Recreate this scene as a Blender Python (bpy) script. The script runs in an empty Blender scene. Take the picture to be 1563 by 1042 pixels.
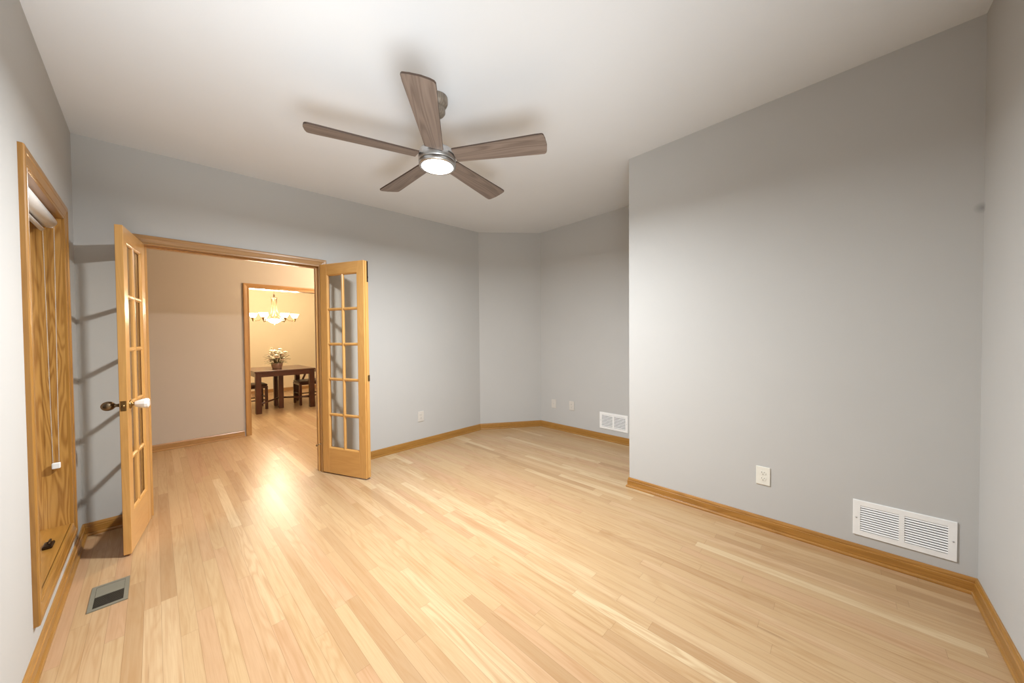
import bpy, bmesh, math, random
from mathutils import Vector, Matrix

random.seed(7)
D = bpy.data
C = bpy.context.scene.collection
PI = math.pi
R = math.radians

# ------------------------------------------------------------------ camera
sc = bpy.context.scene
cam_d = D.cameras.new('camera')
cam = D.objects.new('camera', cam_d)
C.objects.link(cam)
F_PX, YAW, PITCH, ROLL, CAM_Z = 523.6738, R(46.2191), R(-1.0442), R(-0.4706), 1.307
fw = Vector((math.sin(YAW), math.cos(YAW), 0)); rt = Vector((math.cos(YAW), -math.sin(YAW), 0)); upv = Vector((0, 0, 1))
fw2 = fw * math.cos(PITCH) + upv * math.sin(PITCH)
up2 = upv * math.cos(PITCH) - fw * math.sin(PITCH)
rt3 = rt * math.cos(ROLL) + up2 * math.sin(ROLL)
up3 = up2 * math.cos(ROLL) - rt * math.sin(ROLL)
m = Matrix((rt3, up3, -fw2)).transposed().to_4x4()
m.translation = Vector((0, 0, CAM_Z))
cam.matrix_world = m
cam_d.sensor_width = 36
cam_d.lens = F_PX / 1563 * 36
cam_d.clip_start = 0.01
sc.camera = cam

# ------------------------------------------------------------------ light and exposure
w = D.worlds.new('night')
sc.world = w
w.use_nodes = True
w.node_tree.nodes['Background'].inputs['Color'].default_value = (0.02, 0.025, 0.04, 1)
w.node_tree.nodes['Background'].inputs['Strength'].default_value = 0.3
sc.view_settings.view_transform = 'Standard'
sc.view_settings.look = 'None'
sc.view_settings.gamma = 1
sc.view_settings.use_curve_mapping = False
sc.view_settings.exposure = 0.24

FAN_W, FLASH_W, HALL_W, CHAND_W = 101.0, 148.0, 112.0, 26.0


def lamp(name, kind, loc, energy, color, target=None, **kw):
    l = D.lights.new(name, kind)
    l.energy = energy
    l.color = color
    for k, v in kw.items():
        setattr(l, k, v)
    o = D.objects.new(name, l)
    C.objects.link(o)
    o.location = loc
    if target is not None:
        o.rotation_euler = (Vector(target) - Vector(loc)).to_track_quat('-Z', 'Y').to_euler()
    return o


# the photographer's flash bounced off the ceiling, with two spots added to brighten it
lamp('bounce_flash_fill', 'SPOT', (0.18, -0.10, 0.85), FLASH_W * 0.95, (0.92, 0.965, 1.0), target=(0.55, 0.50, 2.72),
     spot_size=R(106), spot_blend=1.0, shadow_soft_size=0.55)
lamp('bounce_flash_fill', 'SPOT', (0.15, -0.10, 0.95), FLASH_W * 1.25, (0.90, 0.96, 1.0), target=(0.26, 2.10, 2.72),
     spot_size=R(50), spot_blend=1.0, shadow_soft_size=0.45)  # added spot for the bright patch on the ceiling
lamp('bounce_flash_fill', 'SPOT', (0.15, -0.05, 0.85), FLASH_W * 0.85, (0.90, 0.96, 1.0), target=(2.1, 2.0, 2.72),
     spot_size=R(60), spot_blend=1.0, shadow_soft_size=0.55)  # added spot that lifts the far ceiling

# the ceiling fan's LED disc
lamp('fan_light', 'AREA', (1.20, 1.76, 2.314), FAN_W, (0.93, 0.97, 1.0), target=(1.20, 1.76, 0),
     shape='DISK', size=0.18)
# unseen lamp added to brighten the hall, above the door header
lamp('hall_light', 'POINT', (2.3, 4.55, 2.35), HALL_W, (1.0, 0.75, 0.50), shadow_soft_size=0.12)

# ------------------------------------------------------------------ plan
XL, XR, XP, YB, YF, YC, X2, Y3 = -0.3501, 3.8408, 2.8059, 3.6115, -0.4992, 1.3037, 3.1175, 3.1071
JL, JR, HD = -0.0356, 1.0996, 1.977          # doorway between this room and the hall
YH, HX0, HX1, HHD = 5.684, 0.883, 2.15, 1.962  # opening between hall and dining room
YD = 9.75                                      # far wall of the dining room
WT = 0.12
HALL_Z = 2.62


def cz(x, y):
    return 2.74 + 0.025 * (x - 1.2) - 0.0291 * (y - 1.5)


# ------------------------------------------------------------------ node helpers
class NT:
    def __init__(self, name):
        self.m = D.materials.new(name)
        self.m.use_nodes = True
        self.t = self.m.node_tree
        self.b = self.t.nodes['Principled BSDF']

    def n(self, kind, **kw):
        x = self.t.nodes.new(kind)
        for k, v in kw.items():
            setattr(x, k, v)
        return x

    def link(self, a, b):
        self.t.links.new(a, b)

    def put(self, sock, v):
        if hasattr(v, 'is_output') or isinstance(v, bpy.types.NodeSocket):
            self.link(v, sock)
        else:
            sock.default_value = v

    def math(self, op, a, b=0.0, c=0.0):
        x = self.n('ShaderNodeMath', operation=op)
        self.put(x.inputs[0], a); self.put(x.inputs[1], b)
        if op in ('MULTIPLY_ADD', 'SMOOTH_MIN', 'WRAP'):
            self.put(x.inputs[2], c)
        return x.outputs[0]

    def mix(self, f, a, b, blend='MIX'):
        x = self.n('ShaderNodeMix', data_type='RGBA', blend_type=blend)
        self.put(x.inputs[0], f); self.put(x.inputs[6], a); self.put(x.inputs[7], b)
        return x.outputs[2]

    def comb(self, x, y, z):
        c = self.n('ShaderNodeCombineXYZ')
        self.put(c.inputs[0], x); self.put(c.inputs[1], y); self.put(c.inputs[2], z)
        return c.outputs[0]

    def coord(self):
        tc = self.n('ShaderNodeTexCoord')
        s = self.n('ShaderNodeSeparateXYZ')
        self.link(tc.outputs['Object'], s.inputs[0])
        return tc.outputs['Object'], s.outputs[0], s.outputs[1], s.outputs[2]

    def noise(self, vec, scale=1.0, detail=2.0, rough=0.5, dist=0.0):
        x = self.n('ShaderNodeTexNoise')
        self.link(vec, x.inputs['Vector'])
        x.inputs['Scale'].default_value = scale
        x.inputs['Detail'].default_value = detail
        x.inputs['Roughness'].default_value = rough
        x.inputs['Distortion'].default_value = dist
        return x.outputs['Fac']

    def ramp(self, f, stops):
        x = self.n('ShaderNodeValToRGB')
        self.link(f, x.inputs[0])
        e = x.color_ramp.elements
        while len(e) < len(stops):
            e.new(0.5)
        for i, (p, c) in enumerate(stops):
            e[i].position = p
            e[i].color = (*c, 1) if len(c) == 3 else c
        return x.outputs[0]

    def bump(self, h, strength, dist=0.001):
        x = self.n('ShaderNodeBump')
        x.inputs['Strength'].default_value = strength
        x.inputs['Distance'].default_value = dist
        self.link(h, x.inputs['Height'])
        self.link(x.outputs[0], self.b.inputs['Normal'])


def srgb(r, g, b):
    def f(c):
        c /= 255
        return c / 12.92 if c <= 0.04045 else ((c + 0.055) / 1.055) ** 2.4
    return (f(r), f(g), f(b))


def plain(name, col, rough=0.5, metal=0.0, **kw):
    t = NT(name)
    t.b.inputs['Base Color'].default_value = (*col, 1)
    t.b.inputs['Roughness'].default_value = rough
    t.b.inputs['Metallic'].default_value = metal
    for k, v in kw.items():
        t.b.inputs[k.replace('_', ' ')].default_value = v
    # slight procedural variation so that no surface is perfectly flat
    v, *_ = t.coord()
    n = t.noise(v, 35.0, 3.0)
    t.link(t.mix(n, (*[c * 0.96 for c in col], 1), (*[min(1, c * 1.04) for c in col], 1)), t.b.inputs['Base Color'])
    return t.m


def paint(name, col, rough=0.75, grain=260.0, strength=0.12, spot=None):
    t = NT(name)
    v, x, y, z = t.coord()
    n = t.noise(v, 2.3, 3.0)
    colr = t.mix(n, (*[c * 0.975 for c in col], 1), (*[c * 1.025 for c in col], 1))
    if spot:
        px, py, pz, r = spot
        d = t.n('ShaderNodeVectorMath', operation='DISTANCE')
        t.link(v, d.inputs[0]); d.inputs[1].default_value = (px, py, pz)
        f = t.math('DIVIDE', d.outputs['Value'], r)
        f = t.math('SUBTRACT', 1.0, f)
        f = t.math('MAXIMUM', f, 0.0)
        f = t.math('MULTIPLY', f, 0.75)
        colr = t.mix(f, colr, (*[c * 0.45 for c in col], 1))
    t.link(colr, t.b.inputs['Base Color'])
    t.b.inputs['Roughness'].default_value = rough
    t.b.inputs['Specular IOR Level'].default_value = 0.3
    g = t.noise(v, grain, 2.0)
    t.bump(g, strength, 0.001)
    return t.m


def wood(name, axis, light, dark, rough=0.32, scale=1.0, cathedral=0.5, coat=0.25, knots=0.0):
    """straight + cathedral grain running along the given axis"""
    t = NT(name)
    v, x, y, z = t.coord()
    s = [x, y, z]
    k = {'x': 0, 'y': 1, 'z': 2}[axis]
    wide = [t.math('MULTIPLY', c, (1.1 if i == k else 13.0) * scale) for i, c in enumerate(s)]
    vec = t.comb(*wide)
    big = t.noise(vec, 1.0, 1.5, 0.45, 0.35)
    rings = t.math('SINE', t.math('MULTIPLY', big, 62.0))
    rings = t.math('MULTIPLY_ADD', rings, 0.5, 0.5)
    fine = [t.math('MULTIPLY', c, (6.0 if i == k else 240.0) * scale) for i, c in enumerate(s)]
    fib = t.noise(t.comb(*fine), 1.0, 3.0, 0.6)
    tone = t.noise(t.comb(*[t.math('MULTIPLY', c, (0.8 if i == k else 6.0)) for i, c in enumerate(s)]), 1.0, 2.0)
    f = t.math('MULTIPLY', rings, cathedral)
    f = t.math('MULTIPLY_ADD', fib, 0.55, f)
    f = t.math('MULTIPLY_ADD', tone, 0.35, f)
    f = t.math('SUBTRACT', f, 0.2)
    col = t.ramp(f, [(0.12, light), (0.55, tuple(a * 0.6 + b * 0.4 for a, b in zip(light, dark))), (0.95, dark)])
    if knots:
        vo = t.n('ShaderNodeTexVoronoi')
        kv = t.comb(*[t.math('MULTIPLY', c, (1.3 if i == k else 5.0)) for i, c in enumerate(s)])
        t.link(kv, vo.inputs['Vector'])
        vo.inputs['Scale'].default_value = 1.0
        kf = t.math('LESS_THAN', vo.outputs['Distance'], 0.11)
        kf = t.math('MULTIPLY', kf, knots)
        col = t.mix(kf, col, (*[c * 0.45 for c in dark], 1))
    t.link(col, t.b.inputs['Base Color'])
    t.b.inputs['Roughness'].default_value = rough
    t.b.inputs['Coat Weight'].default_value = coat
    t.b.inputs['Coat Roughness'].default_value = 0.18
    t.bump(fib, 0.06, 0.001)
    return t.m


def floor_mat():
    t = NT('oak_strip_floor')
    v, x, y, z = t.coord()
    W = 0.0572
    u = t.math('DIVIDE', x, W)
    row = t.math('FLOOR', u)
    wr = t.n('ShaderNodeTexWhiteNoise', noise_dimensions='1D')
    t.link(row, wr.inputs['W'])
    sw = t.n('ShaderNodeSeparateXYZ')
    t.link(wr.outputs['Color'], sw.inputs[0])
    L = t.math('MULTIPLY_ADD', sw.outputs[1], 0.9, 0.7)
    vv = t.math('DIVIDE', t.math('MULTIPLY_ADD', sw.outputs[0], 3.0, y), L)
    # wobble so that neighbouring boards of one row differ in length
    seg = t.math('FLOOR', vv)
    wn = t.n('ShaderNodeTexWhiteNoise', noise_dimensions='2D')
    t.link(t.comb(row, seg, 0.0), wn.inputs['Vector'])
    h = wn.outputs['Value']
    hs = t.n('ShaderNodeSeparateXYZ')
    t.link(wn.outputs['Color'], hs.inputs[0])
    base = t.ramp(h, [(0.0, srgb(166, 134, 98)), (0.08, srgb(176, 145, 108)), (0.35, srgb(181, 151, 113)),
                      (0.6, srgb(183, 154, 116)), (0.82, srgb(180, 145, 111)), (0.93, srgb(191, 164, 127)), (1.0, srgb(197, 173, 137))])
    # grain, shifted per board
    off = t.math('MULTIPLY', h, 37.0)
    gx = t.math('ADD', x, off)
    big = t.noise(t.comb(t.math('MULTIPLY', gx, 16.0), t.math('MULTIPLY', y, 1.3), off), 1.0, 1.5, 0.45, 0.4)
    rings = t.math('MULTIPLY_ADD', t.math('SINE', t.math('MULTIPLY', big, 58.0)), 0.5, 0.5)
    rings = t.math('MULTIPLY', t.math('POWER', rings, 2.2), hs.outputs[1])
    fib = t.noise(t.comb(t.math('MULTIPLY', gx, 300.0), t.math('MULTIPLY', y, 7.0), off), 1.0, 3.0, 0.6)
    fr = t.ramp(fib, [(0.42, (0, 0, 0)), (0.72, (1, 1, 1))])
    streak = t.noise(t.comb(t.math('MULTIPLY', gx, 45.0), t.math('MULTIPLY', y, 2.0), off), 1.0, 2.0, 0.5)
    st = t.ramp(streak, [(0.52, (0, 0, 0)), (0.76, (1, 1, 1))])
    col = t.mix(t.math('MULTIPLY', rings, 0.38), base, (*srgb(154, 114, 70), 1))
    col = t.mix(t.math('MULTIPLY', fr, 0.22), col, (*srgb(148, 108, 64), 1))
    col = t.mix(t.math('MULTIPLY', st, 0.42), col, (*srgb(150, 106, 62), 1))
    # mineral flecks
    fl = t.noise(t.comb(t.math('MULTIPLY', gx, 40.0), t.math('MULTIPLY', y, 2.2), off), 1.0, 2.0, 0.5)
    fm = t.ramp(fl, [(0.73, (0, 0, 0)), (0.80, (1, 1, 1))])
    col = t.mix(t.math('MULTIPLY', fm, 0.45), col, (*srgb(116, 74, 42), 1))
    # seams
    fu = t.math('FRACT', u)
    eu = t.math('MINIMUM', fu, t.math('SUBTRACT', 1.0, fu))
    su = t.math('LESS_THAN', eu, 0.012)
    fv = t.math('FRACT', vv)
    ev = t.math('MULTIPLY', t.math('MINIMUM', fv, t.math('SUBTRACT', 1.0, fv)), L)
    sv = t.math('LESS_THAN', ev, 0.0007)
    seam = t.math('MAXIMUM', su, sv)
    col = t.mix(t.math('MULTIPLY', seam, 0.45), col, (*srgb(104, 70, 40), 1))
    t.link(col, t.b.inputs['Base Color'])
    rv = t.noise(v, 3.0, 2.0)
    t.link(t.math('MULTIPLY_ADD', rv, 0.10, 0.25), t.b.inputs['Roughness'])
    t.b.inputs['Specular IOR Level'].default_value = 0.32
    hgt = t.math('SUBTRACT', t.math('MULTIPLY', fib, 0.25), seam)
    t.bump(hgt, 0.05, 0.001)
    return t.m


def glass_mat(name, tint=(0.985, 0.97, 0.94)):
    t = NT(name)
    out = [n for n in t.t.nodes if n.type == 'OUTPUT_MATERIAL'][0]
    tr = t.n('ShaderNodeBsdfTransparent'); tr.inputs[0].default_value = (*tint, 1)
    gl = t.n('ShaderNodeBsdfGlossy'); gl.inputs['Roughness'].default_value = 0.02
    lw = t.n('ShaderNodeLayerWeight'); lw.inputs['Blend'].default_value = 0.5
    fr = t.math('MULTIPLY_ADD', t.math('POWER', lw.outputs['Facing'], 5.0), 0.9, 0.045)
    mx = t.n('ShaderNodeMixShader')
    t.link(fr, mx.inputs[0]); t.link(tr.outputs[0], mx.inputs[1]); t.link(gl.outputs[0], mx.inputs[2])
    t.link(mx.outputs[0], out.inputs[0])
    return t.m


def glow(name, col, strength):
    t = NT(name)
    t.b.inputs['Base Color'].default_value = (0.9, 0.9, 0.88, 1)
    t.b.inputs['Emission Color'].default_value = (*col, 1)
    t.b.inputs['Emission Strength'].default_value = strength
    return t.m


M = {}
M['wall'] = paint('grey_wall_paint', srgb(186, 185, 182))
M['wall_r'] = paint('grey_wall_paint_with_smudge', srgb(186, 185, 182), spot=(2.806, -0.495, 1.91, 0.03))
M['hallwall'] = paint('hall_wall_paint', srgb(184, 174, 162))
M['dinwall'] = paint('cream_wall_paint', srgb(222, 205, 172))
M['ceil'] = paint('white_ceiling_paint', srgb(216, 218, 220), 0.85, 180.0, 0.15)
M['floor'] = floor_mat()
OL, OD = srgb(166, 119, 54), srgb(122, 79, 26)
for a in 'xyz':
    M['oak_' + a] = wood('honey_oak_' + a, a, OL, OD, 0.32, 1.0, 0.22, 0.3)
    M['pine_' + a] = wood('golden_pine_' + a, a, srgb(208, 160, 94), srgb(168, 114, 52), 0.3, 1.0, 0.16, 0.35)
    M['hall_' + a] = wood('tan_oak_' + a, a, srgb(172, 130, 78), srgb(126, 86, 44), 0.35, 1.0, 0.22, 0.3)
    M['esp_' + a] = wood('espresso_wood_' + a, a, srgb(84, 44, 28), srgb(52, 26, 16), 0.3, 1.0, 0.3, 0.3)
M['jamb'] = wood('grainy_oak_jamb', 'z', srgb(190, 142, 74), srgb(142, 94, 38), 0.3, 1.7, 0.55, 0.3, 0.0)
M['knotty'] = wood('knotty_pine_base', 'y', srgb(172, 122, 56), srgb(126, 82, 28), 0.32, 1.0, 0.35, 0.25, 0.8)
M['blade'] = wood('greyed_walnut_blade', 'x', srgb(128, 114, 104), srgb(86, 73, 66), 0.5, 1.0, 0.45, 0.0)
M['blade_edge'] = plain('dark_blade_edge', srgb(70, 54, 44), 0.5)
M['canopywood'] = wood('grey_brown_canopy', 'z', srgb(138, 126, 112), srgb(96, 84, 72), 0.45, 1.0, 0.4, 0.0)
M['nickel'] = plain('brushed_nickel', (0.55, 0.55, 0.55), 0.3, 1.0)
M['bronze'] = plain('antique_bronze', srgb(142, 124, 98), 0.3, 0.9)
M['antique'] = plain('antique_brass', srgb(128, 104, 74), 0.4, 0.6)
M['brass'] = plain('aged_brass', srgb(150, 124, 82), 0.3, 1.0)
M['darkbronze'] = plain('dark_bronze', srgb(62, 44, 26), 0.4, 0.8)
M['porcelain'] = plain('white_porcelain', srgb(244, 242, 238), 0.12, 0.0, Coat_Weight=0.5)
M['white'] = plain('white_enamel', srgb(236, 236, 234), 0.4)
M['vinyl'] = plain('white_vinyl', srgb(240, 240, 238), 0.35)
M['plate'] = plain('ivory_plate', srgb(222, 220, 210), 0.35)
M['plate_wall'] = plain('painted_over_plate', srgb(204, 199, 191), 0.5)
M['slot'] = plain('dark_slot', srgb(70, 68, 62), 0.7)
M['duct_shade'] = plain('painted_duct_shade', srgb(34, 34, 34), 0.8)
M['pewter'] = plain('pewter_register', srgb(132, 129, 114), 0.5, 0.3)
M['pewter_dark'] = plain('register_louver', srgb(84, 78, 68), 0.45, 0.5)
M['throat_shade'] = plain('painted_throat_shade', srgb(26, 24, 22), 0.8)
M['glass'] = glass_mat('clear_pane')
M['lens'] = glow('fan_led_lens', (1.0, 0.98, 0.95), 9.0)
M['shade'] = glow('frosted_lit_glass', (1.0, 0.82, 0.55), 6.0)
M['seat'] = plain('brown_leather', srgb(86, 56, 40), 0.4)
M['pot'] = plain('blush_ceramic', srgb(150, 118, 102), 0.35)
M['petal'] = plain('cream_petal', srgb(216, 204, 178), 0.6)
M['petal_p'] = plain('dusty_petal', srgb(214, 186, 158), 0.6)
M['leaf'] = plain('olive_leaf', srgb(104, 100, 62), 0.55)
M['twig'] = plain('brown_stem', srgb(96, 76, 50), 0.6)


# ------------------------------------------------------------------ mesh helpers
class MB:
    def __init__(self):
        self.bm = bmesh.new()

    def box(self, x0, x1, y0, y1, z0, z1, mat=None):
        vs = [Vector((x, y, z)) for x in (x0, x1) for y in (y0, y1) for z in (z0, z1)]
        if mat is not None:
            vs = [mat @ p for p in vs]
        b = [self.bm.verts.new(p) for p in vs]
        for f in ((0, 1, 3, 2), (4, 6, 7, 5), (0, 4, 5, 1), (2, 3, 7, 6), (0, 2, 6, 4), (1, 5, 7, 3)):
            self.bm.faces.new([b[i] for i in f])
        return self

    def bevbox(self, x0, x1, y0, y1, z0, z1, r=0.003, seg=2, mat=None):
        t = bmesh.new()
        vs = [t.verts.new((x, y, z)) for x in (x0, x1) for y in (y0, y1) for z in (z0, z1)]
        for f in ((0, 1, 3, 2), (4, 6, 7, 5), (0, 4, 5, 1), (2, 3, 7, 6), (0, 2, 6, 4), (1, 5, 7, 3)):
            t.faces.new([vs[i] for i in f])
        bmesh.ops.recalc_face_normals(t, faces=t.faces)
        bmesh.ops.bevel(t, geom=t.edges[:], offset=r, segments=seg, affect='EDGES', profile=0.5)
        self.merge(t, mat)
        return self

    def merge(self, t, mat=None):
        mp = {}
        for v in t.verts:
            mp[v] = self.bm.verts.new(mat @ v.co if mat is not None else v.co)
        for f in t.faces:
            try:
                nf = self.bm.faces.new([mp[v] for v in f.verts])
                nf.smooth = f.smooth
            except ValueError:
                pass
        t.free()

    def prism(self, poly, z0, z1):
        """poly of (x, y); z0 / z1 numbers or functions of (x, y)"""
        f0 = z0 if callable(z0) else (lambda x, y: z0)
        f1 = z1 if callable(z1) else (lambda x, y: z1)
        a = [self.bm.verts.new((x, y, f0(x, y))) for x, y in poly]
        b = [self.bm.verts.new((x, y, f1(x, y))) for x, y in poly]
        self.bm.faces.new(a[::-1]); self.bm.faces.new(b)
        n = len(poly)
        for i in range(n):
            self.bm.faces.new((a[i], a[(i + 1) % n], b[(i + 1) % n], b[i]))
        return self

    def loft(self, rings, closed=True, caps=True):
        rs = [[self.bm.verts.new(p) for p in r] for r in rings]
        n = len(rs[0])
        for i in range(len(rs) - 1):
            for j in range(n if closed else n - 1):
                self.bm.faces.new((rs[i][j], rs[i][(j + 1) % n], rs[i + 1][(j + 1) % n], rs[i + 1][j]))
        if caps and closed:
            self.bm.faces.new(rs[0][::-1]); self.bm.faces.new(rs[-1])
        return self

    def lathe(self, prof, seg=32, center=(0, 0, 0), mat=None, smooth=True, caps=True):
        """prof: list of (r, z)"""
        t = bmesh.new()
        rs = []
        for r, z in prof:
            if r < 1e-6:
                rs.append([t.verts.new((0, 0, z))])
            else:
                rs.append([t.verts.new((r * math.cos(2 * PI * k / seg), r * math.sin(2 * PI * k / seg), z)) for k in range(seg)])
        for a, b in zip(rs[:-1], rs[1:]):
            for k in range(seg):
                k2 = (k + 1) % seg
                if len(a) == 1 and len(b) == 1:
                    continue
                if len(a) == 1:
                    f = t.faces.new((a[0], b[k2], b[k]))
                elif len(b) == 1:
                    f = t.faces.new((a[k], a[k2], b[0]))
                else:
                    f = t.faces.new((a[k], a[k2], b[k2], b[k]))
                f.smooth = smooth
        if caps:
            if len(rs[0]) > 1:
                t.faces.new(rs[0][::-1])
            if len(rs[-1]) > 1:
                t.faces.new(rs[-1])
        mm = Matrix.Translation(center)
        self.merge(t, (mat @ mm) if mat is not None else mm)
        return self

    def tube(self, pts, r, seg=10, caps=True):
        pts = [Vector(p) for p in pts]
        rings = []
        rr = r if isinstance(r, (list, tuple)) else [r] * len(pts)
        prev = None
        for i, p in enumerate(pts):
            d = (pts[min(i + 1, len(pts) - 1)] - pts[max(i - 1, 0)]).normalized()
            if prev is None:
                a = d.orthogonal().normalized()
            else:
                a = (prev - d * prev.dot(d)).normalized()
            prev = a
            b = d.cross(a)
            rings.append([p + (a * math.cos(2 * PI * k / seg) + b * math.sin(2 * PI * k / seg)) * rr[i] for k in range(seg)])
        n0 = len(self.bm.faces)
        self.loft(rings, True, caps)
        self.bm.faces.ensure_lookup_table()
        for f in self.bm.faces[n0:]:
            f.smooth = len(f.verts) == 4
        return self

    def sphere(self, c, r, sx=1, sy=1, sz=1, u=12, v=8):
        t = bmesh.new()
        bmesh.ops.create_uvsphere(t, u_segments=u, v_segments=v, radius=r)
        for f in t.faces:
            f.smooth = True
        self.merge(t, Matrix.Translation(c) @ Matrix.Diagonal((sx, sy, sz, 1)))
        return self

    def obj(self, name, mat, parent=None, mats=None):
        bmesh.ops.recalc_face_normals(self.bm, faces=self.bm.faces[:])
        me = D.meshes.new(name)
        self.bm.to_mesh(me)
        self.bm.free()
        for x in ([mat] if not mats else [mat] + mats):
            me.materials.append(x)
        o = D.objects.new(name, me)
        C.objects.link(o)
        if parent is not None:
            o.parent = parent
        return o


def tag(o, label, cat=None, group=None, kind=None):
    o['label'] = label
    if cat:
        o['category'] = cat
    if group:
        o['group'] = group
    if kind:
        o['kind'] = kind
    return o


def empty(name, loc=(0, 0, 0), rz=0.0):
    o = D.objects.new(name, None)
    o.empty_display_size = 0.1
    C.objects.link(o)
    o.location = loc
    o.rotation_euler = (0, 0, rz)
    return o


def struct(o, label, cat):
    return tag(o, label, cat, kind='structure')


def copy_tree(o, parent=None):
    c = o.copy()
    C.objects.link(c)
    if parent is not None:
        c.parent = parent
    for ch in [k for k in D.objects if k.parent == o]:
        copy_tree(ch, c)
    return c


# ------------------------------------------------------------------ shell
fl = MB()
fl.box(-2.2, 5.2, -0.75, 10.1, -0.06, 0.0)
struct(fl.obj('floor', M['floor']), 'pale oak strip floor running through to the dining room', 'floor')

low = -0.02
out = 0.14
c1 = MB()
c1.prism([(XL - out, YF - out), (XP + out, YF - out), (XR + out, YC - out), (XR + out, Y3 + .1), (X2 + .1, YB + .11), (XL - out, YB + .11)], cz, lambda x, y: cz(x, y) + 0.08)
struct(c1.obj('ceiling', M['ceil']), 'white ceiling over the empty room', 'ceiling')


def wallpoly(name, poly, label, mat='wall', cat='wall', top=cz):
    b = MB()
    b.prism(poly, low, top)
    return struct(b.obj(name, M[mat]), label, cat)


# window hole in the left wall
WY0, WY1, WZ0, WZ1 = 2.37, 3.18, 0.25, 1.985
b = MB()
for y0, y1, z0, z1 in ((YF, WY0 - .018, low, None), (WY1 + .018, YB, low, None)):
    b.prism([(XL - .12, y0), (XL, y0), (XL, y1), (XL - .12, y1)], z0, cz)
b.box(XL - .12, XL, WY0 - .018, WY1 + .018, low, WZ0 - .018)
b.prism([(XL - .12, WY0 - .018), (XL, WY0 - .018), (XL, WY1 + .018), (XL - .12, WY1 + .018)], WZ1 + .018, cz)
struct(b.obj('wall_left', M['wall']), 'grey wall on the left holding the tall window', 'wall')

b = MB()
b.prism([(XL - .12, YB), (JL - .02, YB), (JL - .02, YB + WT), (XL - .12, YB + WT)], low, cz)
b.prism([(JR + .02, YB), (X2, YB), (X2 + .05, YB + WT), (JR + .02, YB + WT)], low, cz)
b.prism([(JL - .02, YB), (JR + .02, YB), (JR + .02, YB + WT), (JL - .02, YB + WT)], HD + .02, cz)
struct(b.obj('wall_back', M['wall']), 'grey wall with the double doorway into the hall', 'wall')

wallpoly('wall_corner', [(X2, YB), (XR, Y3), (XR + .12, Y3 + .02), (X2 + .05, YB + WT)], 'short angled grey wall cutting the far corner')
wallpoly('wall_right_far', [(XR, Y3), (XR, YC), (XR + .12, YC), (XR + .12, Y3 + .02)], 'grey wall set back behind the projecting wall')
b = MB()
b.prism([(XP, YF), (XP + .12, YF), (XP + .12, YC - .12), (XR + .12, YC - .12), (XR + .12, YC), (XP, YC)], low, cz)
struct(b.obj('wall_right', M['wall_r']), 'large grey wall on the right with the big air grille', 'wall')
wallpoly('wall_front', [(XL - .12, YF), (XL - .12, YF - .12), (XP + .12, YF - .12), (XP + .12, YF)], 'grey wall at the right edge of the view', 'wall_r')

# hall
b = MB()
b.prism([(-2.1, YH), (HX0 - .02, YH), (HX0 - .02, YH + WT), (-2.1, YH + WT)], low, HALL_Z)
b.prism([(HX1 + .02, YH), (5.1, YH), (5.1, YH + WT), (HX1 + .02, YH + WT)], low, HALL_Z)
b.box(HX0 - .02, HX1 + .02, YH, YH + WT, HHD + .02, HALL_Z)
struct(b.obj('wall_hall', M['hallwall']), 'beige hall wall beyond the doorway with an opening to the dining room', 'wall')
b = MB()
b.box(-2.1, -1.98, YB + WT, YH, low, HALL_Z)
struct(b.obj('wall_hall_left', M['hallwall']), 'wall closing the left end of the hall', 'wall')
b = MB()
b.box(4.98, 5.1, YB + WT, YH, low, HALL_Z)
struct(b.obj('wall_hall_right', M['hallwall']), 'wall closing the right end of the hall', 'wall')
b = MB()
b.box(-2.1, 5.1, YB + WT, YH + WT / 2, HALL_Z, HALL_Z + .08)
struct(b.obj('ceiling_hall', M['ceil']), 'white ceiling of the hall', 'ceiling')
b = MB()
b.box(X2 + .05, 5.1, YB, YB + WT, low, HALL_Z)
b.box(-2.1, XL - .12, YB, YB + WT, low, HALL_Z)
struct(b.obj('wall_hall_near', M['hallwall']), 'hall side of the wall beside the doorway', 'wall')
# dining room
b = MB()
b.box(-0.62, 4.62, YD, YD + .12, low, HALL_Z)
struct(b.obj('wall_dining', M['dinwall']), 'cream far wall of the dining room behind the table', 'wall')
b = MB()
b.box(-0.62, -0.5, YH + WT, YD, low, HALL_Z)
struct(b.obj('wall_dining_left', M['dinwall']), 'cream wall at the left of the dining room', 'wall')
b = MB()
b.box(4.5, 4.62, YH + WT, YD, low, HALL_Z)
struct(b.obj('wall_dining_right', M['dinwall']), 'cream wall at the right of the dining room', 'wall')
b = MB()
b.box(-0.62, 4.62, YH + WT / 2, YD + .12, HALL_Z, HALL_Z + .08)
struct(b.obj('ceiling_dining', M['ceil']), 'white ceiling of the dining room', 'ceiling')

# ------------------------------------------------------------------ baseboards (mitred sweeps)
BH = 0.0809
PROF = [(0.0, 0.0), (0.022, 0.0), (0.023, 0.003), (0.0225, 0.010), (0.019, 0.016), (0.0125, 0.0175), (0.0115, 0.0185), (0.013, 0.0195), (0.013, 0.056),
        (0.0095, 0.059), (0.0105, 0.062), (0.0095, 0.069), (0.0075, 0.074), (0.006, 0.079), (0.004, BH), (0.0, BH)]


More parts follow.
